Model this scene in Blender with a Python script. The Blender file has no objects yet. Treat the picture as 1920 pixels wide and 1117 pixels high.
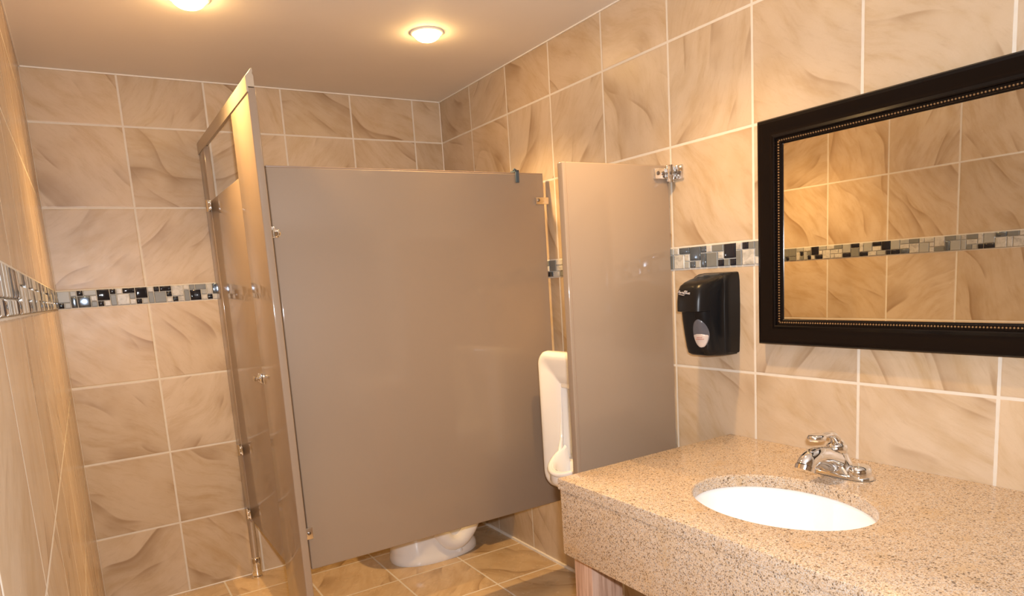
import bpy, bmesh, math, random
from mathutils import Vector, Matrix, Euler

# ------------------------------------------------------------------ camera
# The room is laid out on its tile grid: one wall tile = T metres, the floor
# is z = -4 tiles, the mosaic band starts at z = 0 tiles.
T = 0.345
W = 5.47          # room width in tiles (left wall x=0, right wall x=W)
CEIL = 2.843      # ceiling
FLOOR = -4.0
FRONT = -13.0     # wall behind the camera
MOS = 0.2139      # height of mosaic band
S = bpy.context.scene
C = S.collection


def P(x, y, z):
    return Vector((x * T, y * T, (z + 4.0) * T))


cam_data = bpy.data.cameras.new('camera')
cam = bpy.data.objects.new('camera', cam_data)
C.objects.link(cam)
cam.location = P(0.2513, -10.1112, 0.0254)
cam.rotation_euler = Euler((1.4179, 0.0644, -0.5624), 'XYZ')
cam_data.sensor_width = 36.0
cam_data.lens = 36.0 * 1275.26 / 1920.0
cam_data.shift_y = 158.3 / 1920.0
cam_data.clip_start = 0.01
S.camera = cam

# ------------------------------------------------------------------ exposure, world
S.view_settings.view_transform = 'Standard'
S.view_settings.look = 'None'
S.view_settings.exposure = -0.18
S.view_settings.gamma = 1.0
world = bpy.data.worlds.new('world')
S.world = world
world.use_nodes = True
world.node_tree.nodes['Background'].inputs[0].default_value = (0.8, 0.85, 1.0, 1)
world.node_tree.nodes['Background'].inputs[1].default_value = 0.02

LAMP_E = 105.0       # emission of each bulb
LAMP_COL = (1.0, 0.61, 0.24)
BACK_SPOT, FRONT_SPOT = 108.0, 66.0
FLASH_W = 47.0


def area_light(name, loc, aim, size, watts, col):
    d = bpy.data.lights.new(name, 'AREA')
    d.shape = 'DISK'
    d.size = size
    d.energy = watts
    d.color = col
    o = bpy.data.objects.new(name, d)
    C.objects.link(o)
    o.location = loc
    o.rotation_euler = (aim - loc).to_track_quat('-Z', 'Y').to_euler()
    return o


area_light('camera_flash', P(0.36, -10.14, 0.22), P(3.3, -4.5, 0.9), 0.05, FLASH_W, (0.93, 0.95, 1.0))


# ------------------------------------------------------------------ node helpers
class NT:
    def __init__(s, name):
        s.m = bpy.data.materials.new(name)
        s.m.use_nodes = True
        s.t = s.m.node_tree
        s.b = s.t.nodes['Principled BSDF']

    def n(s, kind, **kw):
        o = s.t.nodes.new(kind)
        for k, v in kw.items():
            setattr(o, k, v)
        return o

    def put(s, sock, v):
        if isinstance(v, bpy.types.NodeSocket):
            s.t.links.new(v, sock)
        elif isinstance(v, (tuple, list)) and sock.type == 'RGBA' and len(v) == 3:
            sock.default_value = (*v, 1)
        else:
            sock.default_value = v

    def math(s, op, a, b=None, c=None):
        o = s.n('ShaderNodeMath', operation=op)
        s.put(o.inputs[0], a)
        if b is not None:
            s.put(o.inputs[1], b)
        if c is not None:
            s.put(o.inputs[2], c)
        return o.outputs[0]

    def vmath(s, op, a, b=None, out=0):
        o = s.n('ShaderNodeVectorMath', operation=op)
        s.put(o.inputs[0], a)
        if b is not None:
            s.put(o.inputs[1], b)
        return o.outputs[out]

    def mix(s, f, a, b):
        o = s.n('ShaderNodeMix', data_type='RGBA')
        s.put(o.inputs[0], f)
        s.put(o.inputs[6], a)
        s.put(o.inputs[7], b)
        return o.outputs[2]

    def noise(s, vec, scale, detail=3.0, rough=0.5, dist=0.0, dim='3D'):
        o = s.n('ShaderNodeTexNoise', noise_dimensions=dim)
        s.put(o.inputs['Vector'], vec)
        o.inputs['Scale'].default_value = scale
        o.inputs['Detail'].default_value = detail
        o.inputs['Roughness'].default_value = rough
        o.inputs['Distortion'].default_value = dist
        return o.outputs[0]

    def ramp(s, f, stops, interp='LINEAR'):
        o = s.n('ShaderNodeValToRGB')
        cr = o.color_ramp
        cr.interpolation = interp
        while len(cr.elements) < len(stops):
            cr.elements.new(0.5)
        for e, (p, c) in zip(cr.elements, stops):
            e.position = p
            e.color = (*c, 1) if len(c) == 3 else c
        s.put(o.inputs[0], f)
        return o.outputs[0]

    def rng(s, v, a, b, c=0.0, d=1.0, smooth=True):
        o = s.n('ShaderNodeMapRange')
        o.interpolation_type = 'SMOOTHSTEP' if smooth else 'LINEAR'
        s.put(o.inputs[0], v)
        for i, q in enumerate((a, b, c, d)):
            o.inputs[i + 1].default_value = q
        return o.outputs[0]

    def bump(s, h, strength, dist):
        o = s.n('ShaderNodeBump')
        s.put(o.inputs['Height'], h)
        o.inputs['Strength'].default_value = strength
        o.inputs['Distance'].default_value = dist
        return o.outputs[0]

    def xyz(s, v):
        o = s.n('ShaderNodeSeparateXYZ')
        s.put(o.inputs[0], v)
        return o.outputs

    def comb(s, x, y, z=0.0):
        o = s.n('ShaderNodeCombineXYZ')
        for i, q in enumerate((x, y, z)):
            s.put(o.inputs[i], q)
        return o.outputs[0]

    def set(s, **kw):
        for k, v in kw.items():
            s.put(s.b.inputs[k.replace('_', ' ')], v)
        return s.m


def simple(name, col, rough=0.5, metal=0.0, coat=0.0, var=0.0, vscale=60.0, bump=0.0, bscale=200.0, spec=0.5):
    """plain painted / plastic / metal material with a touch of procedural variation"""
    k = NT(name)
    tc = k.n('ShaderNodeTexCoord').outputs['Object']
    if var > 0:
        f = k.noise(tc, vscale, 4.0)
        c1 = tuple(max(0, c * (1 - var)) for c in col)
        c2 = tuple(min(1, c * (1 + var)) for c in col)
        k.set(Base_Color=k.mix(f, c1, c2))
    else:
        k.set(Base_Color=col)
    k.set(Roughness=rough, Metallic=metal)
    k.b.inputs['Coat Weight'].default_value = coat
    k.b.inputs['Coat Roughness'].default_value = 0.08
    k.b.inputs['Specular IOR Level'].default_value = spec
    if bump > 0:
        k.set(Normal=k.bump(k.noise(tc, bscale, 3.0), bump, 0.001))
    return k.m


def tile_material(name, seed, light, mid, dark, grout, rough=0.3, gw=0.0095, flip=0.5):
    k = NT(name)
    uv = k.n('ShaderNodeUVMap').outputs[0]
    cell = k.vmath('FLOOR', uv)
    wn = k.n('ShaderNodeTexWhiteNoise', noise_dimensions='3D')
    k.put(wn.inputs['Vector'], k.vmath('ADD', cell, (seed, seed * 1.7, 3.3)))
    rnd = k.xyz(wn.outputs['Color'])
    loc = k.vmath('SUBTRACT', k.vmath('FRACTION', uv), (0.5, 0.5, 0.0))
    lx, ly, _ = k.xyz(loc)
    # distance to the tile edge, slightly wobbly
    wob = k.math('MULTIPLY', k.math('SUBTRACT', k.noise(uv, 9.0, 2.0), 0.5), 0.006)
    ex = k.math('SUBTRACT', 0.5, k.math('ABSOLUTE', lx))
    ey = k.math('SUBTRACT', 0.5, k.math('ABSOLUTE', ly))
    edge = k.math('ADD', k.math('MINIMUM', ex, ey), wob)
    gm = k.rng(edge, gw, gw + 0.004, 1.0, 0.0)
    # per-tile rotation of the stone grain
    rot = k.n('ShaderNodeVectorRotate', rotation_type='Z_AXIS')
    k.put(rot.inputs['Vector'], loc)
    sgn = k.math('MULTIPLY_ADD', k.math('GREATER_THAN', rnd[2], flip), 2.0, -1.0)
    half = k.math('MULTIPLY', k.math('GREATER_THAN', k.math('FRACT', k.math('MULTIPLY', rnd[2], 7.0)), 0.5), math.pi)
    ang = k.math('ADD', k.math('MULTIPLY', k.math('MULTIPLY_ADD', rnd[0], 0.75, 0.45), sgn), half)
    k.put(rot.inputs['Angle'], ang)
    q = k.vmath('ADD', rot.outputs[0], k.vmath('SCALE', wn.outputs['Color'], out=0))
    sc = q.node.inputs[1].links[0].from_node
    sc.inputs['Scale'].default_value = 37.0
    qx, qy, qz = k.xyz(q)
    # big dune crests: a saw-tooth over a warped direction
    warp = k.noise(k.comb(k.math('MULTIPLY', qx, 0.8), k.math('MULTIPLY', qy, 0.55), qz), 1.15, 0.6, 0.35)
    band = k.math('ADD', k.math('MULTIPLY', qy, 1.0), k.math('MULTIPLY', warp, 1.15))
    fr = k.math('FRACT', band)
    crest = k.ramp(fr, [(0.0, (0.0,) * 3), (0.018, (1.0,) * 3), (0.07, (0.6,) * 3), (0.26, (0.16,) * 3), (0.5, (0, 0, 0)), (1.0, (0, 0, 0))], 'EASE')
    m1 = k.rng(k.noise(q, 1.5, 1.5), 0.42, 0.68)
    crest = k.math('MULTIPLY', crest, m1)
    # secondary soft cross-streaks following the same bands
    streak = k.noise(k.comb(k.math('MULTIPLY', qx, 0.9), k.math('MULTIPLY', band, 3.4), qz), 1.9, 5.0, 0.62)
    band2 = k.math('ADD', k.math('MULTIPLY', qy, 2.1), k.math('MULTIPLY', k.noise(k.vmath('ADD', q, (5.0, 9.0, 2.0)), 0.9, 1.0, 0.4), 2.2))
    vein2 = k.ramp(k.math('FRACT', band2), [(0.0, (0,) * 3), (0.03, (1.0,) * 3), (0.12, (0.45,) * 3), (0.4, (0,) * 3), (1.0, (0,) * 3)], 'EASE')
    vein2 = k.math('MULTIPLY', vein2, k.rng(k.noise(k.vmath('ADD', q, (1.0, 4.0, 7.0)), 2.0, 1.5), 0.46, 0.66))
    cloud = k.noise(q, 2.3, 3.0, 0.55)
    fine = k.noise(k.comb(k.math('MULTIPLY', qx, 2.6), k.math('MULTIPLY', k.math('ADD', k.math('MULTIPLY', qy, 0.75), k.math('MULTIPLY', band, 0.25)), 12.0), qz), 2.2, 4.0, 0.65)
    grain = k.noise(q, 70.0, 2.0, 0.6)
    col = k.mix(k.rng(streak, 0.42, 0.78), light, mid)
    col = k.mix(k.math('MULTIPLY', k.rng(cloud, 0.42, 0.75), 0.55), col, mid)
    col = k.mix(k.math('MULTIPLY', k.rng(fine, 0.5, 0.8), 0.2), col, dark)
    col = k.mix(k.math('MULTIPLY', crest, 0.85), col, dark)
    col = k.mix(k.math('MULTIPLY', vein2, 0.6), col, dark)
    hs = k.n('ShaderNodeHueSaturation')
    k.put(hs.inputs['Color'], col)
    k.put(hs.inputs['Value'], k.math('MULTIPLY_ADD', rnd[1], 0.14, 0.9))
    k.put(hs.inputs['Saturation'], k.math('MULTIPLY_ADD', rnd[2], 0.16, 0.92))
    col = k.mix(k.math('MULTIPLY', grain, 0.10), hs.outputs[0], dark)
    gcol = k.mix(k.noise(uv, 14.0, 3.0), grout, tuple(c * 0.86 for c in grout))
    k.set(Base_Color=k.mix(gm, col, gcol))
    k.b.inputs['Specular IOR Level'].default_value = 0.4
    rr = k.math('MULTIPLY_ADD', k.noise(uv, 6.0, 3.0), 0.14, rough - 0.07)
    k.set(Roughness=k.math('MAXIMUM', rr, k.math('MULTIPLY', gm, 0.8)))
    h = k.math('ADD', k.rng(edge, gw - 0.002, gw + 0.014, 0.0, 1.0),
               k.math('MULTIPLY', k.noise(uv, 4.0, 2.0, 0.5), 0.3))
    k.set(Normal=k.bump(h, 0.35, 0.0014))
    return k.m


def granite_material():
    k = NT('granite')
    tc = k.n('ShaderNodeTexCoord').outputs['Object']

    def vor(scale, off):
        v = k.n('ShaderNodeTexVoronoi')
        k.put(v.inputs['Vector'], k.vmath('ADD', tc, off))
        v.inputs['Scale'].default_value = scale
        return k.xyz(v.outputs['Color'])[0], v.outputs['Distance']
    a, _ = vor(560.0, (0, 0, 0))
    b, _ = vor(400.0, (3, 1, 5))
    c, _ = vor(230.0, (7, 2, 1))
    cloud = k.noise(tc, 14.0, 4.0)
    base = k.ramp(a, [(0.0, (0.41, 0.29, 0.18)), (0.3, (0.54, 0.415, 0.30)), (0.6, (0.62, 0.50, 0.375)), (0.85, (0.41, 0.37, 0.345)), (1.0, (0.41, 0.37, 0.345))], 'CONSTANT')
    base = k.mix(k.rng(cloud, 0.5, 0.8), base, (0.50, 0.36, 0.22))
    s1 = k.rng(b, 0.885, 0.90)
    base = k.mix(k.math('MULTIPLY', s1, 0.72), base, (0.12, 0.07, 0.035))
    s2 = k.rng(b, 0.06, 0.05)
    base = k.mix(k.math('MULTIPLY', s2, 0.8), base, (0.50, 0.48, 0.45))
    s3 = k.rng(c, 0.965, 0.975)
    base = k.mix(k.math('MULTIPLY', s3, 0.75), base, (0.09, 0.055, 0.03))
    k.set(Base_Color=base, Roughness=0.16)
    return k.m


def marble_material():
    k = NT('mosaic_marble')
    tc = k.n('ShaderNodeTexCoord').outputs['Object']
    n1 = k.noise(tc, 38.0, 5.0, 0.6, 1.0)
    k.set(Base_Color=k.ramp(n1, [(0.3, (0.30, 0.29, 0.265)), (0.5, (0.47, 0.455, 0.42)), (0.7, (0.58, 0.565, 0.53))]), Roughness=0.35)
    return k.m


def wood_material():
    k = NT('leg_wood')
    tc = k.n('ShaderNodeTexCoord').outputs['Object']
    x, y, z = k.xyz(tc)
    v = k.comb(k.math('MULTIPLY', x, 60.0), k.math('MULTIPLY', y, 60.0), k.math('MULTIPLY', z, 3.0))
    n1 = k.noise(v, 1.0, 5.0, 0.65, 0.6)
    k.set(Base_Color=k.ramp(n1, [(0.32, (0.30, 0.17, 0.11)), (0.5, (0.52, 0.34, 0.25)), (0.68, (0.62, 0.44, 0.34))]), Roughness=0.45)
    k.set(Normal=k.bump(n1, 0.2, 0.0008))
    return k.m


def laminate_material():
    k = NT('partition_laminate')
    tc = k.n('ShaderNodeTexCoord').outputs['Object']
    f = k.noise(tc, 900.0, 2.0)
    k.set(Base_Color=k.mix(f, (0.29, 0.22, 0.16), (0.335, 0.255, 0.185)))
    k.set(Roughness=0.5)
    k.b.inputs['Specular IOR Level'].default_value = 0.3
    k.b.inputs['Coat Weight'].default_value = 0.75
    k.b.inputs['Coat Roughness'].default_value = 0.07
    k.set(Normal=k.bump(k.noise(tc, 500.0, 2.0), 0.015, 0.0003))
    return k.m


LIGHT = (0.575, 0.46, 0.335)
MIDC = (0.475, 0.35, 0.215)
DARK = (0.285, 0.18, 0.095)
GROUT = (0.70, 0.65, 0.57)
FL, FM, FD = (0.60, 0.45, 0.28), (0.49, 0.34, 0.185), (0.25, 0.15, 0.07)
M = dict(
    tile_back=tile_material('wall_tile_stone', 11.0, LIGHT, MIDC, DARK, GROUT, 0.36, flip=0.45),
    tile_right=tile_material('wall_tile_stone_right', 47.0, LIGHT, MIDC, DARK, GROUT, 0.38, flip=0.22),
    tile_left=tile_material('wall_tile_stone_left', 83.0, LIGHT, MIDC, DARK, GROUT, 0.24),
    tile_floor=tile_material('floor_tile_stone', 29.0, FL, FM, FD, GROUT, 0.26),
    granite=granite_material(),
    laminate=laminate_material(),
    edge=simple('laminate_edge', (0.33, 0.235, 0.17), 0.3, coat=0.4),
    rail=simple('rail_aluminium', (0.52, 0.45, 0.36), 0.38, metal=0.65),
    chrome=simple('chrome', (0.86, 0.87, 0.89), 0.07, metal=1.0),
    brushed=simple('brushed_metal', (0.72, 0.66, 0.58), 0.28, metal=1.0),
    screw=simple('screw_metal', (0.25, 0.22, 0.2), 0.35, metal=1.0),
    china=simple('white_china', (0.83, 0.82, 0.80), 0.09, coat=0.5),
    sinkchina=simple('sink_china', (0.90, 0.90, 0.89), 0.10, coat=0.5),
    black=simple('black_plastic', (0.010, 0.009, 0.009), 0.28, bump=0.1, bscale=900.0, spec=0.2),
    blackg=simple('black_plastic_gloss', (0.008, 0.008, 0.009), 0.2, spec=0.25),
    frame=simple('frame_black', (0.006, 0.004, 0.0035), 0.2, coat=0.0, spec=0.15),
    bead=simple('frame_bronze', (0.22, 0.13, 0.06), 0.35, metal=0.6),
    mirror=simple('mirror_silver', (0.88, 0.88, 0.86), 0.01, metal=1.0),
    ceiling=simple('ceiling_paint', (0.77, 0.72, 0.65), 0.75, var=0.04, vscale=3.0, bump=0.3, bscale=60.0),
    caulk=simple('caulk', (0.80, 0.76, 0.70), 0.6, var=0.08, vscale=30.0),
    grout=simple('mosaic_grout', (0.55, 0.52, 0.46), 0.8, var=0.06, vscale=80.0),
    m_white=marble_material(),
    m_light=simple('mosaic_light_glass', (0.33, 0.335, 0.32), 0.38, var=0.1, vscale=40),
    m_grey=simple('mosaic_grey_glass', (0.17, 0.175, 0.165), 0.38, var=0.12, vscale=40),
    m_black=simple('mosaic_black_glass', (0.012, 0.013, 0.02), 0.05),
    m_silver=simple('mosaic_silver_glass', (0.17, 0.21, 0.26), 0.13, metal=0.75),
    wood=wood_material(),
    hook=simple('blue_grey_plastic', (0.06, 0.09, 0.12), 0.4),
    smoke=simple('smoked_lens', (0.10, 0.10, 0.115), 0.12, coat=0.6),
    label=simple('paper_label', (0.55, 0.47, 0.42), 0.35, coat=0.5, var=0.12, vscale=400),
    logo=simple('grey_print', (0.42, 0.39, 0.39), 0.5),
    labelink=simple('label_ink', (0.45, 0.24, 0.2), 0.5),
    whitetrim=simple('white_trim', (0.8, 0.78, 0.74), 0.4),
    dark=simple('dark_void', (0.02, 0.02, 0.02), 0.6),
    seat=simple('toilet_seat_plastic', (0.80, 0.80, 0.78), 0.18),
    door=simple('door_paint', (0.20, 0.13, 0.08), 0.4, var=0.1, vscale=8),
)
lamp_mat = NT('lamp_bulb')
lamp_mat.set(Base_Color=(1, 1, 1), Roughness=0.4)
lamp_mat.b.inputs['Emission Color'].default_value = (*LAMP_COL, 1)
lamp_mat.b.inputs['Emission Strength'].default_value = LAMP_E
M['lamp'] = lamp_mat.m


# ------------------------------------------------------------------ mesh helpers (tile units)
def tag(o, label=None, cat=None, group=None, kind=None):
    if label:
        o['label'] = label
    if cat:
        o['category'] = cat
    if group:
        o['group'] = group
    if kind:
        o['kind'] = kind
    return o


def empty(name, x, y, z, label, cat, group=None):
    o = bpy.data.objects.new(name, None)
    o.empty_display_size = 0.05
    C.objects.link(o)
    o.location = P(x, y, z)
    return tag(o, label, cat, group)


def wloc(o):
    v = Vector((0, 0, 0))
    while o is not None:
        v += o.location
        o = o.parent
    return v


def build(name, bm, mats, parent=None, smooth=None, recalc=True):
    """bm is in tile units; becomes ONE mesh object (metres) local to its parent"""
    if not isinstance(mats, (list, tuple)):
        mats = [mats]
    if recalc:
        bmesh.ops.recalc_face_normals(bm, faces=bm.faces)
    off = wloc(parent) if parent is not None else Vector((0, 0, 0))
    cen = Vector((0, 0, 0))
    for v in bm.verts:
        v.co = P(*v.co) - off
    if parent is None and len(bm.verts):
        xs = [v.co for v in bm.verts]
        cen = Vector((sum(v.x for v in xs) / len(xs), sum(v.y for v in xs) / len(xs), min(v.z for v in xs)))
        for v in bm.verts:
            v.co -= cen
    me = bpy.data.meshes.new(name)
    bm.to_mesh(me)
    bm.free()
    for m in mats:
        me.materials.append(M[m])
    o = bpy.data.objects.new(name, me)
    C.objects.link(o)
    o.location = cen
    o.parent = parent
    if smooth is not None:
        for p in me.polygons:
            p.use_smooth = True
        if smooth < 179:
            me.set_sharp_from_angle(angle=math.radians(smooth))
    return o


def box(bm, x0, x1, y0, y1, z0, z1, bev=0.0, mat=0, seg=2):
    r = bmesh.ops.create_cube(bm, size=1.0)
    vs = r['verts']
    for v in vs:
        v.co = Vector((x0 if v.co.x < 0 else x1, y0 if v.co.y < 0 else y1, z0 if v.co.z < 0 else z1))
    fs = set(f for v in vs for f in v.link_faces)
    if bev > 0:
        es = list(set(e for f in fs for e in f.edges))
        r = bmesh.ops.bevel(bm, geom=es, offset=bev, segments=seg, profile=0.5, affect='EDGES')
        fs = set(r['faces']) | set(f for f in fs if f.is_valid)
    for f in fs:
        if f.is_valid:
            f.material_index = mat
    return bm


def loft(bm, secs, cap0=True, cap1=True, closed=True, mat=0):
    rings = [[bm.verts.new(p) for p in s] for s in secs]
    n = len(rings[0])
    for a, b in zip(rings[:-1], rings[1:]):
        for i in range(n if closed else n - 1):
            j = (i + 1) % n
            f = bm.faces.new((a[i], a[j], b[j], b[i]))
            f.material_index = mat
    if cap0:
        bm.faces.new(rings[0][::-1]).material_index = mat
    if cap1:
        bm.faces.new(rings[-1]).material_index = mat
    return rings


def tube(bm, pts, rad, n=12, mat=0, flat=1.0, up=Vector((0, 0, 1))):
    """swept tube through points, rad a number or a list; flat squashes along the frame's b axis"""
    pts = [Vector(p) for p in pts]
    rs = rad if isinstance(rad, (list, tuple)) else [rad] * len(pts)
    secs = []
    prev = None
    for i, p in enumerate(pts):
        d = (pts[min(i + 1, len(pts) - 1)] - pts[max(i - 1, 0)]).normalized()
        a = prev if prev is not None else (up if abs(d.dot(up)) < 0.95 else Vector((1, 0, 0)))
        b = d.cross(a).normalized()
        a = b.cross(d).normalized()
        prev = a
        secs.append([p + (b * math.cos(t) + a * math.sin(t) * flat) * rs[i] for t in [2 * math.pi * k / n for k in range(n)]])
    loft(bm, secs, mat=mat)


def lathe(bm, prof, cx, cy, cz, n=32, axis='z', sx=1.0, sy=1.0, mat=0):
    """prof: list of (radius, height)"""
    secs = []
    for r, h in prof:
        s = []
        for k in range(n):
            t = 2 * math.pi * k / n
            u, v = r * math.cos(t) * sx, r * math.sin(t) * sy
            if axis == 'z':
                s.append((cx + u, cy + v, cz + h))
            elif axis == 'x':
                s.append((cx + h, cy + u, cz + v))
            else:
                s.append((cx + u, cy + h, cz + v))
        secs.append(s)
    loft(bm, secs, mat=mat)


def smoothpts(ctrl, n=8):
    """Catmull-Rom through control points"""
    c = [Vector(p) for p in ctrl]
    c = [c[0] * 2 - c[1]] + c + [c[-1] * 2 - c[-2]]
    out = []
    for i in range(1, len(c) - 2):
        for k in range(n):
            t = k / n
            a, b, d, e = c[i - 1], c[i], c[i + 1], c[i + 2]
            out.append(0.5 * ((2 * b) + (d - a) * t + (2 * a - 5 * b + 4 * d - e) * t * t + (3 * b - a - 3 * d + e) * t ** 3))
    out.append(c[-2])
    return out


def NB():
    return bmesh.new()


# ------------------------------------------------------------------ room shell
def wall(name, mat, p_of, u0, u1, uoff, thick_dir, hole=None):
    """tiled wall in three bands (lower tiles, mosaic bed, upper tiles); p_of(u, z)->xyz"""
    bm = NB()
    uvl = bm.loops.layers.uv.new('UVMap')
    bands = [(FLOOR, 0.0, 0.0, 0), (0.0, MOS, 0.0, 1), (MOS, CEIL, -MOS, 0)]
    for z0, z1, dz, mi in bands:
        vs = [bm.verts.new(p_of(u, z)) for u, z in ((u0, z0), (u1, z0), (u1, z1), (u0, z1))]
        f = bm.faces.new(vs)
        f.material_index = mi
        for l, (u, z) in zip(f.loops, ((u0, z0), (u1, z0), (u1, z1), (u0, z1))):
            l[uvl].uv = (u - uoff + 20, z + dz + 20)
    bmesh.ops.remove_doubles(bm, verts=bm.verts, dist=1e-5)
    # thickness: extrude outward
    r = bmesh.ops.extrude_face_region(bm, geom=list(bm.faces))
    mv = [g for g in r['geom'] if isinstance(g, bmesh.types.BMVert)]
    for v in mv:
        v.co += Vector(thick_dir) * 0.3
    o = build(name, bm, [mat, 'grout'])
    return tag(o, kind='structure')


wall('wall_back', 'tile_back', lambda u, z: (u, 0.0, z), 0.0, W, 0.9924, (0, 1, 0))
wall('wall_right', 'tile_right', lambda u, z: (W, -u, z), 0.0, -FRONT, 0.9733, (1, 0, 0))
wall('wall_left', 'tile_left', lambda u, z: (0.0, -u, z), 0.0, -FRONT, 0.15, (-1, 0, 0))
wall('wall_front', 'tile_back', lambda u, z: (u, FRONT, z), 0.0, W, 0.4, (0, -1, 0))


def slab(name, mat, z0, z1, uvoff):
    bm = NB()
    box(bm, -0.3, W + 0.3, FRONT - 0.3, 0.3, z0, z1)
    uvl = bm.loops.layers.uv.new('UVMap')
    for f in bm.faces:
        for l in f.loops:
            l[uvl].uv = (l.vert.co.x - uvoff[0] + 20, l.vert.co.y + uvoff[1] + 20)
    return tag(build(name, bm, mat), kind='structure')


slab('floor', 'tile_floor', FLOOR - 0.3, FLOOR, (0.44, 0.62))
slab('ceiling', 'ceiling', CEIL, CEIL + 0.3, (0, 0))

# caulk / grout beads along the inside corners
q = 0.016
tn = 4


def bead(x0, x1, y0, y1, z0, z1, mat='caulk'):
    global tn
    bm = NB()
    box(bm, x0, x1, y0, y1, z0, z1, 0.004)
    tag(build('trim_%d' % tn, bm, mat), kind='structure')
    tn += 1


bead(0.005, W - 0.005, -q, 0, CEIL - q, CEIL)
bead(W - q, W, FRONT + 0.01, -q, CEIL - q, CEIL)
bead(0, q, FRONT + 0.01, -q, CEIL - q, CEIL)
bead(W - q * 0.7, W, -q * 0.7, 0, FLOOR, CEIL - q)
bead(0.005, W - 0.02, -q, 0, FLOOR, FLOOR + q)
bead(W - 0.035, W, FRONT + 0.01, -q, FLOOR, FLOOR + 0.03)
bead(0, q, FRONT + 0.01, -q, FLOOR, FLOOR + q)

# mosaic bands -------------------------------------------------------
CELL = MOS / 3.0
KIND = dict(W=1, L=2, G=3, K=4, S=5)
BACK_L = [(0, 0, 2, 2, 'L'), (2, 0, 1, 1, 'L'), (3, 0, 1, 1, 'K'), (4, 0, 2, 1, 'L'), (0, 2, 1, 1, 'K'), (1, 2, 1, 1, 'L'),
          (2, 1, 1, 2, 'S'), (3, 1, 2, 2, 'S'), (5, 1, 1, 1, 'W'), (5, 2, 1, 1, 'G'), (6, 0, 2, 2, 'K'), (6, 2, 1, 1, 'K'),
          (7, 2, 1, 1, 'W'), (8, 0, 1, 1, 'K'), (8, 1, 1, 2, 'G'), (9, 0, 1, 1, 'W'), (10, 0, 2, 1, 'K'), (9, 1, 2, 2, 'W'),
          (11, 1, 1, 1, 'G'), (11, 2, 1, 1, 'W'), (12, 0, 2, 2, 'K'), (12, 2, 1, 1, 'K'), (13, 2, 1, 1, 'L'), (14, 0, 1, 1, 'W'),
          (14, 1, 1, 2, 'G'), (15, 0, 1, 1, 'K'), (16, 0, 2, 1, 'K'), (15, 1, 2, 2, 'G'), (17, 1, 1, 1, 'K'), (17, 2, 1, 1, 'W'),
          (18, 0, 2, 2, 'W'), (18, 2, 1, 1, 'K'), (19, 2, 1, 1, 'W'), (20, 0, 1, 1, 'W'), (21, 0, 1, 1, 'G'), (20, 1, 1, 2, 'G'),
          (22, 0, 2, 1, 'G'), (21, 1, 2, 2, 'K'), (23, 1, 1, 1, 'L'), (23, 2, 1, 1, 'W'), (24, 0, 1, 2, 'W'), (24, 2, 1, 1, 'K')]
r0 = 70  # right strip: cell 70 from the back corner is y = -4.99
RIGHT_L = [(69, 0, 1, 2, 'K'), (69, 2, 1, 1, 'K'), (70, 0, 1, 1, 'L'), (71, 0, 1, 1, 'W'), (70, 1, 1, 2, 'G'), (71, 1, 2, 2, 'W'), (72, 0, 2, 1, 'S'), (73, 1, 1, 1, 'W'), (73, 2, 1, 1, 'L'),
           (74, 0, 2, 2, 'S'), (74, 2, 1, 1, 'S'), (75, 2, 1, 1, 'L'), (76, 0, 1, 1, 'S'), (76, 1, 1, 2, 'S'), (77, 0, 1, 1, 'W'),
           (78, 0, 2, 1, 'G'), (77, 1, 2, 2, 'G'), (79, 1, 1, 1, 'W'), (79, 2, 1, 1, 'K'), (80, 0, 2, 2, 'K'), (80, 2, 1, 1, 'G'),
           (81, 2, 1, 1, 'K'), (82, 0, 1, 1, 'W'), (83, 0, 1, 1, 'K'), (82, 1, 1, 2, 'G'), (83, 1, 2, 2, 'W'), (84, 0, 1, 1, 'G')]
RIGHT_L = [(a - 1, b, c, d, e) for a, b, c, d, e in RIGHT_L]


def fill_layout(ncols, given, seed):
    rnd = random.Random(seed)
    occ = [[False] * 3 for _ in range(ncols)]
    out = []

    def put(c, r, w, h, k):
        for i in range(c, c + w):
            for j in range(r, r + h):
                occ[i][j] = True
        out.append((c, r, w, h, k))
    for c, r, w, h, k in given:
        if c + w <= ncols:
            put(c, r, w, h, k)
    for c in range(ncols):
        for r in range(3):
            if occ[c][r]:
                continue
            opts = [(2, 2)] * 5 + [(2, 1)] * 3 + [(1, 2)] * 3 + [(1, 1)] * 2
            rnd.shuffle(opts)
            for w, h in opts + [(1, 1)]:
                if c + w <= ncols and r + h <= 3 and not any(occ[i][j] for i in range(c, c + w) for j in range(r, r + h)):
                    put(c, r, w, h, rnd.choice('WWWWLLGGGKKKS' if w * h < 4 else 'WWLGGKKS'))
                    break
    return out


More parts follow.
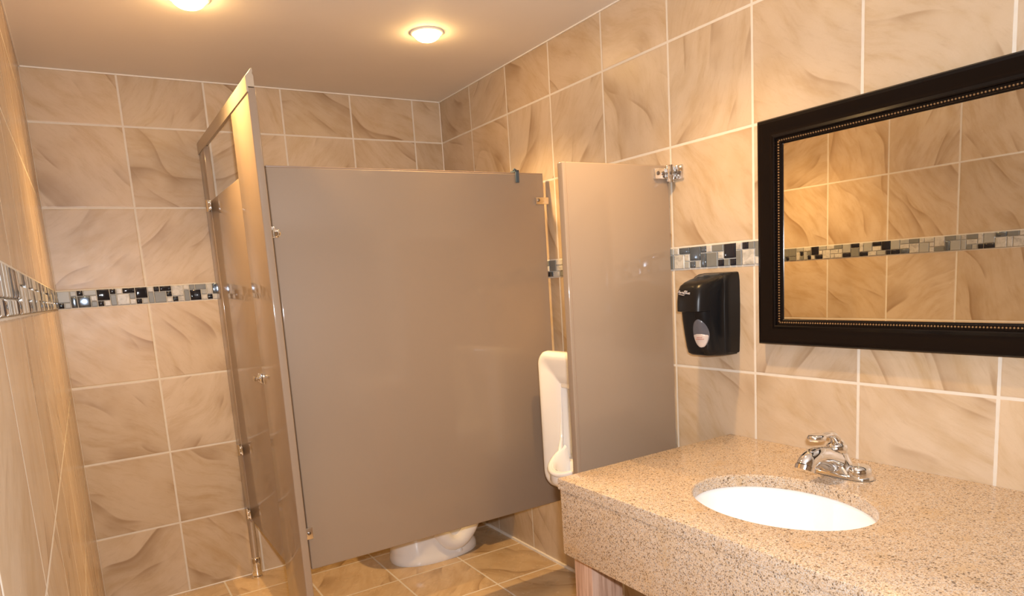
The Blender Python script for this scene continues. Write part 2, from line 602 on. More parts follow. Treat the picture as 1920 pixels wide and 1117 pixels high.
def mosaic(name, length, given, seed, p_of, kinds=None):
    """p_of(u, z, out): u along the wall, out = distance proud of the wall"""
    bm = NB()
    n = int(length / CELL)
    lay = fill_layout(n, given, seed)
    g = 0.0045
    for c, r, w, h, k in lay:
        u0, u1 = c * CELL + g, (c + w) * CELL - g
        z1, z0 = MOS - r * CELL - g, MOS - (r + h) * CELL + g
        glass = k in 'KS'
        b1 = 0.010 if glass else 0.004
        rings = []
        lv = [(0, 0.0), (0.0, 0.008), (b1 * 0.35, 0.013), (b1, 0.0165), (b1 * 2.2, 0.0185)] if glass else [(0, 0.0), (0.0, 0.010), (b1, 0.014)]
        for ins, out in lv:
            rings.append([bm.verts.new(p_of(u, z, out)) for u, z in ((u0 + ins, z0 + ins), (u1 - ins, z0 + ins), (u1 - ins, z1 - ins), (u0 + ins, z1 - ins))])
        mi = KIND[k] - 1
        for a, b in zip(rings[:-1], rings[1:]):
            for i in range(4):
                j = (i + 1) % 4
                bm.faces.new((a[i], a[j], b[j], b[i])).material_index = mi
        bm.faces.new(rings[-1]).material_index = mi
        bm.faces.new(rings[0][::-1]).material_index = mi
    o = build(name, bm, ['m_white', 'm_light', 'm_grey', 'm_black', 'm_silver'], smooth=40)
    return tag(o, kind='structure')


mosaic('trim_1', W, BACK_L, 5, lambda u, z, o: (u, -o, z))
mosaic('trim_2', -FRONT, RIGHT_L, 8, lambda u, z, o: (W - o, -u, z))
mosaic('trim_3', -FRONT, [], 21, lambda u, z, o: (o, -u, z))

# ------------------------------------------------------------------ ceiling lights
LY = -2.69


def make_light(x, y, label):
    t = empty('recessed_light', x, y, CEIL, label, 'ceiling light', 'recessed ceiling lights')
    bm = NB()
    lathe(bm, [(0.158, 0), (0.19, 0), (0.193, -0.008), (0.182, -0.016), (0.162, -0.018), (0.158, -0.008)], x, y, CEIL, 40)
    build('trim_ring', bm, 'whitetrim', t, 50)
    bm = NB()
    prof = [(0.157 * math.sin(a), -0.10 * math.cos(a)) for a in [math.pi / 2 * k / 8 for k in range(9)]]
    prof[0] = (0.004, -0.10)
    lathe(bm, prof, x, y, CEIL, 28)
    build('bulb', bm, 'lamp', t, 80)
    d = bpy.data.lights.new('downlight_beam', 'SPOT')
    d.energy = BACK_SPOT if y > -4 else FRONT_SPOT
    d.color = LAMP_COL
    d.spot_size = math.radians(124)
    d.spot_blend = 1.0
    d.shadow_soft_size = 0.03
    b = bpy.data.objects.new('downlight_beam', d)
    C.objects.link(b)
    b.parent = t
    b.location = (0, 0, -0.075)
    return t


make_light(3.993, LY, 'bright round recessed ceiling light right of the headrail, nearer the back right corner')
make_light(1.50, LY, 'bright round recessed ceiling light left of the headrail, cut off by the top edge')
make_light(3.993, -5.9, 'recessed ceiling light over the far end of the granite counter, outside the photo')

# ------------------------------------------------------------------ toilet stall
XS = 1.83          # outer face of the door side
TH = 0.078         # pilaster thickness
stall = empty('toilet_stall', 1.9, -1.6, FLOOR, 'taupe laminate toilet stall with closed door and full headrail, standing against the back wall', 'toilet stall')


def pilaster(y0, y1, zb, zt):
    bm = NB()
    box(bm, XS, XS + TH, y0, y1, zb, zt, 0.012, seg=3)
    o = build('pilaster', bm, 'laminate', stall, 35)
    # chrome shoe wrapped round the foot
    bm = NB()
    box(bm, XS - 0.02, XS + TH + 0.02, y0 - 0.0, y1 + 0.0, FLOOR, FLOOR + 0.25, 0.015)
    build('floor_shoe', bm, 'chrome', o, 35)
    return o


p1 = pilaster(-3.18, -2.315, FLOOR + 0.05, 1.945)
# far pilaster: slim board carried on a round leg with a chrome shoe
bm = NB()
box(bm, XS, XS + TH, -0.40, -0.035, -3.1, 1.945, 0.012, seg=3)
p2 = build('pilaster', bm, 'laminate', stall, 35)
bm = NB()
lathe(bm, [(0.05, 0.0), (0.05, 0.95)], XS + 0.04, -0.16, FLOOR + 0.02, 24)
build('leg', bm, 'rail', p2, 40)
bm = NB()
lathe(bm, [(0.072, 0.0), (0.076, 0.012), (0.076, 0.03), (0.070, 0.04), (0.072, 0.06), (0.069, 0.10), (0.069, 0.28), (0.060, 0.30), (0.051, 0.305)], XS + 0.04, -0.16, FLOOR, 28)
build('floor_shoe', bm, 'chrome', p2, 40)

# headrail: extruded channel with a pointed anti-grip crest
bm = NB()
hx = XS + 0.005
prof = [(hx - 0.012, 1.90), (hx - 0.012, 2.04), (hx + 0.02, 2.075), (hx + 0.045, 2.115), (hx + 0.055, 2.118), (hx + 0.058, 2.09), (hx + 0.052, 2.07),
        (hx + 0.062, 2.05), (hx + 0.062, 1.948), (hx + 0.004, 1.948), (hx + 0.004, 1.90)]
loft(bm, [[(x, -3.185, z) for x, z in prof], [(x, -0.02, z) for x, z in prof]])
build('headrail', bm, 'rail', stall, 30)

# door
bm = NB()
box(bm, XS + 0.008, XS + 0.070, -2.295, -0.42, -3.05, 1.255, 0.012, seg=3)
door = build('door', bm, 'laminate', stall, 35)


def hinge(z, y=-0.41):
    bm = NB()
    tube(bm, [(XS - 0.03, y, z - 0.075), (XS - 0.03, y, z + 0.075)], 0.028, 16)
    box(bm, XS - 0.022, XS + 0.004, y - 0.11, y + 0.11, z - 0.06, z + 0.06, 0.006)
    for dy in (-0.075, 0.075):
        for dz in (-0.035, 0.035):
            lathe(bm, [(0.016, 0), (0.014, -0.012), (0.004, -0.015)], XS - 0.021, y + dy, z + dz, 10, 'x')
    build('hinge', bm, 'chrome', door, 40)


hinge(1.19)
hinge(-2.05)
hinge(-2.96)
bm = NB()
box(bm, XS - 0.012, XS + 0.012, -2.29, -2.15, -0.955, -0.845, 0.006)
lathe(bm, [(0.038, 0), (0.038, -0.016), (0.022, -0.022), (0.022, -0.04), (0.03, -0.05), (0.03, -0.062), (0.018, -0.07), (0.003, -0.071)], XS - 0.01, -2.22, -0.90, 20, 'x')
build('latch', bm, 'chrome', door, 40)
bm = NB()
box(bm, XS - 0.004, XS + 0.012, -2.40, -2.34, -0.955, -0.845, 0.004)
build('strike_plate', bm, 'chrome', p1, 40)

# big side panel facing the camera
PY = -2.85
bm = NB()
box(bm, 1.995, 5.385, PY, PY + 0.085, -3.0, 1.285, 0.012, seg=3)
sp = build('side_panel', bm, 'laminate', stall, 35)
# thin bright edge trim along the top
bm = NB()
box(bm, 1.995, 5.385, PY + 0.004, PY + 0.081, 1.283, 1.297, 0.004)
build('top_edge', bm, 'edge', sp, 35)


def bracket(parent, x0, x1, z0, z1, yf, mat, screws, name='bracket'):
    bm = NB()
    box(bm, x0, x1, yf - 0.022, yf + 0.004, z0, z1, 0.006)
    for sx, sz in screws:
        lathe(bm, [(0.020, 0.004), (0.020, -0.006), (0.012, -0.012), (0.003, -0.012)], sx, yf - 0.02, sz, 14, 'y', mat=1)
    return build(name, bm, [mat, 'screw'], parent, 40)


bracket(sp, 5.245, 5.44, 0.915, 1.0, PY, 'brushed', [(5.285, 0.965)])
bracket(sp, 1.915, 2.045, -2.645, -2.515, PY, 'brushed', [(2.005, -2.575)])
bm = NB()
box(bm, 1.925, 2.005, PY - 0.06, PY + 0.004, 0.575, 0.69, 0.008)
lathe(bm, [(0.045, 0.01), (0.045, -0.01), (0.036, -0.02), (0.02, -0.024), (0.003, -0.024)], 2.025, PY - 0.004, 0.625, 20, 'y')
build('bracket', bm, 'chrome', sp, 40)
bracket(sp, 5.25, 5.44, -2.62, -2.52, PY, 'brushed', [(5.30, -2.57)])
# slim metal strip between pilaster and panel
bm = NB()
box(bm, 1.950, 1.964, PY - 0.012, PY + 0.07, -3.0, 1.285, 0.003)
box(bm, XS + TH, 1.964, PY + 0.045, PY + 0.07, -3.0, 1.285, 0.003)
build('edge_channel', bm, 'rail', stall, 35)

# plastic clip hooked over the top of the big panel
bm = NB()
cx0, cx1 = 4.965, 5.015
box(bm, cx0, cx1, PY - 0.022, PY - 0.004, 1.175, 1.325, 0.006)
box(bm, cx0 - 0.0, cx1, PY - 0.022, PY + 0.105, 1.302, 1.325, 0.006)
box(bm, cx0 - 0.0, cx1, PY + 0.09, PY + 0.105, 1.20, 1.32, 0.006)
tube(bm, smoothpts([(4.99, PY - 0.012, 1.31), (4.965, PY - 0.02, 1.325), (4.94, PY - 0.03, 1.33), (4.925, PY - 0.032, 1.315)], 4), 0.011, 10)
o = build('hook_clip', bm, 'hook', None, 40)
tag(o, 'small blue grey plastic hook clipped over the top edge of the big stall panel', 'hook')

# ------------------------------------------------------------------ urinal screen
SY = -4.98
scr = empty('urinal_screen', 4.8, SY, FLOOR, 'narrow glossy taupe privacy screen bolted to the right wall behind the granite counter', 'privacy screen')
bm = NB()
box(bm, 4.10, 5.43, SY, SY + 0.085, -2.6, 1.037, 0.014, seg=3)
pn = build('panel', bm, 'laminate', scr, 35)
bm = NB()
box(bm, 4.135, 4.141, SY - 0.004, SY + 0.002, -2.6, 1.037, 0.0015)
build('edge_line', bm, 'edge', pn, 35)


def screen_bracket(z):
    bm = NB()
    box(bm, 5.215, 5.45, SY - 0.024, SY + 0.002, z - 0.055, z + 0.05, 0.008)
    box(bm, 5.37, 5.45, SY - 0.05, SY - 0.015, z - 0.085, z + 0.075, 0.012)
    box(bm, W - 0.022, W, SY - 0.17, SY - 0.02, z - 0.07, z + 0.07, 0.010)
    tube(bm, [(W - 0.045, SY - 0.04, z - 0.09), (W - 0.045, SY - 0.04, z + 0.08)], 0.03, 14)
    for x in (5.26, 5.33):
        lathe(bm, [(0.02, 0.004), (0.02, -0.008), (0.012, -0.014), (0.003, -0.014)], x, SY - 0.022, z, 14, 'y', mat=1)
    lathe(bm, [(0.02, 0.004), (0.02, -0.008), (0.012, -0.014), (0.003, -0.014)], 5.41, SY - 0.048, z, 14, 'y', mat=1)
    lathe(bm, [(0.026, 0.004), (0.026, -0.012), (0.012, -0.018), (0.003, -0.018)], W - 0.02, SY - 0.12, z, 14, 'x', mat=1)
    build('wall_bracket', bm, ['chrome', 'screw'], scr, 40)


screen_bracket(0.955)
screen_bracket(-2.3)

# ------------------------------------------------------------------ urinal
ur = empty('urinal', W, -3.93, -2.6, 'white china wall urinal half hidden behind the narrow privacy screen', 'urinal')
UC = -3.93


def urinal_body():
    bm = NB()
    hw, z0, z1, xf = 0.70, -2.56, -0.87, 4.86
    zc, hz = (z0 + z1) / 2, (z1 - z0) / 2

    def rrect(s_in, x, n=9, r=0.17):
        """rounded rectangle in the y-z plane at x, inset s_in"""
        pts = []
        a, b, rr = hw - s_in, hz - s_in, max(r - s_in * 0.6, 0.02)
        for cx, cz, st in ((a - rr, b - rr, 0), (-(a - rr), b - rr, 90), (-(a - rr), -(b - rr), 180), (a - rr, -(b - rr), 270)):
            for k in range(n):
                t = math.radians(st + 90 * k / (n - 1))
                pts.append((x, UC + cx + rr * math.cos(t), zc + cz + rr * math.sin(t)))
        return pts
    # outer shell from the wall forward, then the shield face curving inwards
    secs = [rrect(0.12, W - 0.001), rrect(0.06, W - 0.12), rrect(0.012, xf + 0.17), rrect(0.0, xf + 0.08), rrect(0.008, xf + 0.03),
            rrect(0.03, xf + 0.006), rrect(0.06, xf), rrect(0.10, xf + 0.005), rrect(0.18, xf + 0.025), rrect(0.28, xf + 0.05, r=0.2),
            rrect(0.37, xf + 0.068, r=0.22), rrect(0.385, xf + 0.085, r=0.22), rrect(0.39, xf + 0.20, r=0.22), rrect(0.41, xf + 0.30, r=0.22), rrect(0.46, xf + 0.33, r=0.22)]
    loft(bm, secs)
    # flat ledge of the flushing rim in the recess top
    box(bm, xf + 0.075, xf + 0.32, UC - 0.33, UC + 0.33, -1.31, -1.20, 0.02)
    # projecting lip and bowl
    n = 29
    rim_o, rim_i, mid, low, base = [], [], [], [], []
    for k in range(n):
        t = math.pi * k / (n - 1)
        cy, sx = math.cos(t), math.sin(t)
        px = xf + 0.05 - 0.35 * sx ** 0.8
        py = UC + 0.29 * cy
        zt = -2.01 - 0.21 * sx ** 0.6
        rim_o.append((px, py, zt))
        rim_i.append((px + 0.075 * sx + 0.0, UC + (0.29 - 0.06) * cy, zt + 0.005))
        mid.append((xf + 0.03 - 0.34 * sx ** 0.85, UC + 0.29 * cy, zt - 0.12))
        low.append((xf + 0.05 - 0.28 * sx, UC + 0.26 * cy, -2.42))
        base.append((xf + 0.08 - 0.05 * sx, UC + 0.2 * cy, -2.56))
    inner = [(xf + 0.10 - 0.30 * math.sin(math.pi * k / (n - 1)), UC + 0.20 * math.cos(math.pi * k / (n - 1)), -2.36) for k in range(n)]
    crown = [((a[0] + b[0]) / 2 - 0.004, (a[1] + b[1]) / 2, max(a[2], b[2]) + 0.022) for a, b in zip(rim_o, rim_i)]
    loft(bm, [base, low, mid, rim_o, crown, rim_i, inner], cap0=False, cap1=False, closed=False)
    vs = [bm.verts.new(p) for p in inner]
    bm.faces.new(vs)
    # one continuous raised rim: down both sides of the recess and round the lip
    up = [(xf + 0.085, -1.24), (xf + 0.08, -1.45), (xf + 0.07, -1.7), (xf + 0.055, -1.93)]
    path = [(x, UC + 0.33, z) for x, z in up] + rim_o[1:-1] + [(x, UC - 0.33, z) for x, z in up[::-1]]
    m = len(path)
    tube(bm, path, [0.014 + 0.018 * min(1.0, max(0.0, (min(i, m - 1 - i) - 1) / 4.0)) for i in range(m)], 12)
    return bm


build('body', urinal_body(), 'china', ur, 50)
bm = NB()
vx, vz = W - 0.42, -0.30
tube(bm, [(W - 0.30, UC, -0.87), (W - 0.30, UC, -0.42)], 0.055, 20)
tube(bm, smoothpts([(W - 0.30, UC, -0.45), (W - 0.30, UC, -0.2), (W - 0.30, UC, -0.05)], 4), [0.10] * 5 + [0.11] * 4, 24)
lathe(bm, [(0.11, 0), (0.105, 0.03), (0.07, 0.07), (0.01, 0.09)], W - 0.30, UC, -0.05, 24)
tube(bm, [(W - 0.30, UC, -0.18), (W - 0.012, UC, -0.18)], 0.06, 20)
lathe(bm, [(0.12, 0), (0.12, -0.02), (0.07, -0.04)], W, UC, -0.18, 24, 'x')
tube(bm, [(W - 0.38, UC, -0.14), (W - 0.57, UC, -0.16)], [0.05, 0.022], 14)
build('flush_valve', bm, 'chrome', ur, 45)

# ------------------------------------------------------------------ toilet
TYC = -1.02
to = empty('toilet', 4.4, TYC, FLOOR, 'white china toilet seen under the big stall panel, tank against the right wall', 'toilet')


def oval(cx, rx0, rx1, ry, z, n=36, p=2.3):
    """egg outline: rx0 toward -x (front), rx1 toward +x (back)"""
    pts = []
    for k in range(n):
        t = 2 * math.pi * k / n
        c, s = math.cos(t), math.sin(t)
        rx = rx1 if c > 0 else rx0
        pts.append((cx + rx * math.copysign(abs(c) ** (2 / p), c), TYC + ry * math.copysign(abs(s) ** (2 / p), s), z))
    return pts


bm = NB()
F = FLOOR
secs = [oval(4.25, 0.66, 0.70, 0.43, F), oval(4.25, 0.665, 0.70, 0.435, F + 0.02), oval(4.25, 0.662, 0.70, 0.43, F + 0.07), oval(4.25, 0.655, 0.69, 0.42, F + 0.10),
        oval(4.24, 0.64, 0.67, 0.405, F + 0.16), oval(4.22, 0.625, 0.66, 0.395, F + 0.35), oval(4.18, 0.62, 0.72, 0.43, F + 0.62), oval(4.10, 0.64, 0.85, 0.50, F + 0.85),
        oval(4.05, 0.66, 0.95, 0.54, F + 1.02), oval(4.05, 0.665, 0.95, 0.545, F + 1.09), oval(4.05, 0.64, 0.93, 0.52, F + 1.11),
        oval(4.05, 0.52, 0.55, 0.40, F + 1.11), oval(4.05, 0.48, 0.50, 0.37, F + 1.02), oval(4.05, 0.35, 0.36, 0.26, F + 0.75), oval(4.1, 0.12, 0.12, 0.1, F + 0.6)]
loft(bm, secs)
# side trapway bulge on each flank
for s in (-1, 1):
    pts = smoothpts([(4.05, TYC + s * 0.30, F + 0.62), (4.20, TYC + s * 0.345, F + 0.45), (4.36, TYC + s * 0.36, F + 0.24), (4.55, TYC + s * 0.35, F + 0.22),
                     (4.72, TYC + s * 0.33, F + 0.36), (4.86, TYC + s * 0.28, F + 0.56)], 5)
    tube(bm, pts, 0.12, 14)
    lathe(bm, [(0.05, 0), (0.05, 0.03), (0.035, 0.055), (0.004, 0.065)], 4.50, TYC + s * 0.40, F + 0.07, 14)
build('bowl', bm, 'china', to, 60)
bm = NB()
loft(bm, [oval(4.05, 0.67, 0.60, 0.55, F + 1.12), oval(4.05, 0.68, 0.60, 0.555, F + 1.15), oval(4.05, 0.65, 0.58, 0.53, F + 1.175),
          oval(4.05, 0.44, 0.42, 0.33, F + 1.175), oval(4.05, 0.42, 0.40, 0.31, F + 1.15), oval(4.05, 0.43, 0.41, 0.32, F + 1.12)], cap0=False, cap1=False)
build('seat', bm, 'seat', to, 50)
bm = NB()
loft(bm, [oval(4.05, 0.67, 0.60, 0.55, F + 1.18), oval(4.05, 0.685, 0.60, 0.56, F + 1.21), oval(4.05, 0.66, 0.58, 0.53, F + 1.24), oval(4.05, 0.4, 0.4, 0.3, F + 1.255)])
build('seat_lid', bm, 'seat', to, 50)
bm = NB()
box(bm, 4.83, 5.42, TYC - 0.60, TYC + 0.60, F + 1.13, F + 2.05, 0.06, seg=4)
tk = build('tank', bm, 'china', to, 50)
bm = NB()
box(bm, 4.80, 5.44, TYC - 0.63, TYC + 0.63, F + 2.05, F + 2.14, 0.03, seg=3)
build('tank_lid', bm, 'china', tk, 50)
bm = NB()
tube(bm, smoothpts([(4.82, TYC + 0.45, F + 1.93), (4.78, TYC + 0.45, F + 1.93), (4.77, TYC + 0.36, F + 1.925), (4.77, TYC + 0.24, F + 1.915)], 5), 0.02, 12)
build('flush_handle', bm, 'chrome', tk, 50)

# ------------------------------------------------------------------ granite vanity
VY0, VY1 = -9.35, -5.665      # near and far end
VX = 3.372
ZT = -1.628
SX, SYC, SRX, SRY = 4.20, -7.17, 0.50, 0.655     # sink opening
van = empty('vanity_counter', 4.4, -7.4, FLOOR, 'speckled tan granite sink counter with deep front apron and wood legs along the right wall', 'vanity counter')


def counter_slab():
    bm = NB()
    TS = 0.095
    n = 64
    outer, inner = [], []
    x0, x1, y0, y1 = VX, W - 0.003, VY0, VY1
    for k in range(n):
        t = 2 * math.pi * k / n
        c, s = math.cos(t), math.sin(t)
        inner.append((SX + SRX * c, SYC + SRY * s))
        # ray from centre to the rectangle
        tx = ((x1 - SX) / c) if c > 1e-6 else ((x0 - SX) / c if c < -1e-6 else 1e9)
        ty = ((y1 - SYC) / s) if s > 1e-6 else ((y0 - SYC) / s if s < -1e-6 else 1e9)
        r = min(tx, ty)
        outer.append([SX + r * c, SYC + r * s])
    for cx_, cy_ in ((x0, y0), (x0, y1), (x1, y0), (x1, y1)):   # snap nearest outer vertex to each corner
        i = min(range(n), key=lambda k: (outer[k][0] - cx_) ** 2 + (outer[k][1] - cy_) ** 2)
        outer[i] = [cx_, cy_]

    def ins(p, d):
        return (min(max(p[0], x0 + d), x1), min(max(p[1], y0 + d), y1 - d))
    e = 0.010
    rings = []
    rings.append([bm.verts.new((a, b, ZT - TS)) for a, b in inner])
    rings.append([bm.verts.new((a, b, ZT - e)) for a, b in inner])
    rings.append([bm.verts.new((SX + (a - SX) * 1.018, SYC + (b - SYC) * 1.014, ZT)) for a, b in inner])
    rings.append([bm.verts.new((*ins(p, e), ZT)) for p in outer])
    rings.append([bm.verts.new((*ins(p, 0.003), ZT - 0.003)) for p in outer])
    rings.append([bm.verts.new((*p, ZT - e)) for p in outer])
    rings.append([bm.verts.new((*p, ZT - TS)) for p in outer])
    rings.append(rings[0])
    for a, b in zip(rings[:-1], rings[1:]):
        for i in range(n):
            j = (i + 1) % n
            bm.faces.new((a[i], a[j], b[j], b[i]))
    return bm


build('countertop', counter_slab(), 'granite', van, 35)
bm = NB()
box(bm, VX + 0.012, VX + 0.09, VY0 + 0.01, VY1 - 0.012, -2.285, ZT - 0.098, 0.008)
build('apron', bm, 'granite', van, 35)
bm = NB()
box(bm, VX + 0.09, W - 0.02, VY0 + 0.01, VY0 + 0.09, -2.285, ZT - 0.098, 0.008)
build('apron', bm, 'granite', van, 35)
for ly in (-5.82, -9.2):
    bm = NB()
    box(bm, 3.56, 3.89, ly, ly + 0.24, FLOOR, ZT - 0.097, 0.01)
    build('leg', bm, 'wood', van, 35)

# undermount sink
bm = NB()
secs = []
for s, z in ((1.06, ZT - 0.096), (1.035, ZT - 0.10), (1.005, ZT - 0.13), (0.97, ZT - 0.20), (0.90, ZT - 0.30), (0.76, ZT - 0.39), (0.52, ZT - 0.445), (0.25, ZT - 0.465), (0.085, ZT - 0.47)):
    secs.append([(SX + SRX * s * math.cos(2 * math.pi * k / 64), SYC + SRY * s * math.sin(2 * math.pi * k / 64), z) for k in range(64)])
back = []
for s, z in ((0.085, ZT - 0.51), (0.30, ZT - 0.51), (0.60, ZT - 0.49), (0.85, ZT - 0.42), (1.0, ZT - 0.30), (1.06, ZT - 0.15), (1.10, ZT - 0.125), (1.10, ZT - 0.098)):
    back.append([(SX + SRX * s * math.cos(2 * math.pi * k / 64), SYC + SRY * s * math.sin(2 * math.pi * k / 64), z) for k in range(64)])
loft(bm, secs + back, cap0=False, cap1=False)
sink = empty('sink', SX, SYC, ZT - 0.51, 'white oval undermount sink basin set in the granite counter', 'sink')
build('basin', bm, 'sinkchina', sink, 60)
bm = NB()
lathe(bm, [(0.088, -0.01), (0.088, 0.004), (0.07, 0.008), (0.05, 0.004), (0.045, 0.010), (0.004, 0.014)], SX, SYC, ZT - 0.47, 28)
build('drain', bm, 'chrome', sink, 40)
bm = NB()
lathe(bm, [(0.035, 0.012), (0.035, -0.004), (0.02, -0.008), (0.003, -0.002)], SX - SRX * 0.962, SYC, ZT - 0.19, 20, 'x')
build('overflow_ring', bm, 'dark', sink, 40)

# ------------------------------------------------------------------ faucet
FX, FY = 5.0, -7.09
ZF = ZT + 0.006
fa = empty('faucet', FX, FY, ZF, 'low chrome single lever faucet on the granite behind the oval sink', 'faucet')
bm = NB()
secs = []
for s, z in ((1.0, 0.0), (1.0, 0.012), (0.96, 0.022), (0.90, 0.028)):
    secs.append([(FX + 0.105 * s * math.copysign(abs(math.cos(t)) ** 0.8, math.cos(t)), FY + (0.285 - 0.02 * (1 - s)) * s * math.copysign(abs(math.sin(t)) ** 0.85, math.sin(t)), ZF + z)
                 for t in [2 * math.pi * k / 40 for k in range(40)]])
loft(bm, secs)
# end lugs, low rounded housings
for s in (-1, 1):
    for k, (rr, hh) in enumerate([(0, 0)]):
        sec2 = []
        for r, z in ((0.092, 0.02), (0.090, 0.055), (0.084, 0.078), (0.066, 0.095), (0.035, 0.103), (0.004, 0.105)):
            sec2.append([(FX + r * math.cos(t), FY + s * 0.185 + r * 0.92 * math.sin(t), ZF + z) for t in [2 * math.pi * q_ / 24 for q_ in range(24)]])
        loft(bm, sec2)
# central hump
sec3 = []
for sy, z in ((0.21, 0.02), (0.165, 0.055), (0.12, 0.09), (0.095, 0.13), (0.085, 0.16)):
    sec3.append([(FX + 0.092 * math.cos(t) * (1 - 0.15 * (z / 0.2)), FY + sy * math.sin(t), ZF + z) for t in [2 * math.pi * q_ / 28 for q_ in range(28)]])
loft(bm, sec3)
build('base', bm, 'chrome', fa, 50)
bm = NB()
pts = smoothpts([(FX + 0.02, FY, ZF + 0.07), (FX - 0.07, FY, ZF + 0.115), (FX - 0.18, FY, ZF + 0.165), (FX - 0.28, FY, ZF + 0.182), (FX - 0.355, FY, ZF + 0.16), (FX - 0.385, FY, ZF + 0.125)], 6)
m = len(pts)
tube(bm, pts, [min(0.055 + 0.012 * i, 0.10 - 0.030 * min(1, i / (m * 0.7))) for i in range(m)], 20)
tube(bm, [(FX - 0.383, FY, ZF + 0.13), (FX - 0.398, FY, ZF + 0.10)], [0.076, 0.074], 22)
build('spout', bm, 'chrome', fa, 60)
bm = NB()
lathe(bm, [(0.072, 0.14), (0.076, 0.165), (0.080, 0.19), (0.078, 0.22), (0.055, 0.245), (0.004, 0.256)], FX, FY, ZF, 24)
pts = smoothpts([(FX + 0.01, FY, ZF + 0.21), (FX - 0.02, FY, ZF + 0.275), (FX - 0.09, FY, ZF + 0.32), (FX - 0.20, FY, ZF + 0.325)], 5)
tube(bm, pts, [0.060] * 4 + [0.048] * 6 + [0.036] * 6, 18, flat=0.6)
lathe(bm, [(0.062, -0.02), (0.068, 0.0), (0.062, 0.018), (0.04, 0.024), (0.004, 0.022)], FX - 0.25, FY, ZF + 0.325, 22, sx=1.15, sy=0.95)
build('lever_handle', bm, 'chrome', fa, 60)

# ------------------------------------------------------------------ mirror
MY0, MY1, MZ0, MZ1 = -8.72, -6.082, -0.706, 1.212   # outer frame; y runs toward the camera
mi = empty('wall_mirror', W, (MY0 + MY1) / 2, MZ0, 'large wall mirror in a wide black frame with beaded inner edge above the sink', 'mirror')
bm = NB()
fp = [(0.0, 0.0), (0.0, 0.075), (0.012, 0.092), (0.035, 0.098), (0.07, 0.088), (0.105, 0.070), (0.135, 0.066), (0.158, 0.076), (0.166, 0.072),
      (0.170, 0.050), (0.188, 0.046), (0.205, 0.044), (0.209, 0.034), (0.218, 0.030), (0.218, 0.0)]
rings = []
for d, o_ in fp:
    rings.append([bm.verts.new((W - 0.002 - o_, y, z)) for y, z in ((MY1 - d, MZ0 + d), (MY0 + d, MZ0 + d), (MY0 + d, MZ1 - d), (MY1 - d, MZ1 - d))])
for a, b in zip(rings[:-1], rings[1:]):
    for i in range(4):
        j = (i + 1) % 4
        bm.faces.new((a[i], a[j], b[j], b[i]))
for i in range(4):
    j = (i + 1) % 4
    bm.faces.new((rings[0][j], rings[0][i], rings[-1][i], rings[-1][j]))
fr = build('frame', bm, 'frame', mi, 25)
# beading: one string of small beads in the groove
bm = NB()
d = 0.189
sp_ = 0.0225


def beadrow(p0, p1):
    p0, p1 = Vector(p0), Vector(p1)
    n = int((p1 - p0).length / sp_)
    for k in range(n):
        c = p0 + (p1 - p0) * ((k + 0.5) / n)
        bmesh.ops.create_icosphere(bm, subdivisions=1, radius=0.0095, matrix=Matrix.Translation(c))


bx = W - 0.002 - 0.047
beadrow((bx, MY1 - d, MZ0 + d), (bx, MY1 - d, MZ1 - d))
beadrow((bx, MY0 + d, MZ0 + d), (bx, MY0 + d, MZ1 - d))
beadrow((bx, MY1 - d, MZ0 + d), (bx, MY0 + d, MZ0 + d))
beadrow((bx, MY1 - d, MZ1 - d), (bx, MY0 + d, MZ1 - d))
build('beading', bm, 'bead', fr, 180, recalc=False)
bm = NB()
box(bm, W - 0.026, W - 0.008, MY0 + 0.2, MY1 - 0.2, MZ0 + 0.2, MZ1 - 0.2)
build('glass', bm, 'mirror', mi)

# ------------------------------------------------------------------ soap dispenser
DY = -5.595
sd = empty('soap_dispenser', W, DY, -0.84, 'black plastic soap dispenser on the tiled wall between the privacy screen and mirror', 'soap dispenser')


def dsec(z, depth, hw, x_back=W - 0.002, n=28, p=4.0, flare=0.0):
    """D-shaped section: flat back on the wall, rounded front"""
    pts = []
    for k in range(n):
        t = math.pi * k / (n - 1)
        c, s = math.cos(t), math.sin(t)
        pts.append((x_back - depth * 0.97 * abs(s) ** (2 / p), DY + 1.03 * hw * math.copysign(abs(c) ** (2 / (p + flare)), c), z))
    return pts


bm = NB()
secs = [dsec(z, dp, hw, p=pp) for z, dp, hw, pp in (
    (-0.828, 0.24, 0.165, 3.0), (-0.818, 0.34, 0.172, 3.4), (-0.795, 0.375, 0.178, 3.8), (-0.74, 0.392, 0.183, 3.8), (-0.62, 0.415, 0.188, 3.8), (-0.48, 0.437, 0.192, 3.8),
    (-0.34, 0.452, 0.195, 3.8), (-0.22, 0.45, 0.196, 3.6), (-0.15, 0.405, 0.196, 3.2), (-0.11, 0.33, 0.195, 2.6), (-0.08, 0.24, 0.193, 2.6), (-0.062, 0.14, 0.188, 2.6), (-0.056, 0.06, 0.17, 2.6))]
loft(bm, secs)
build('body', bm, 'blackg', sd, 50)
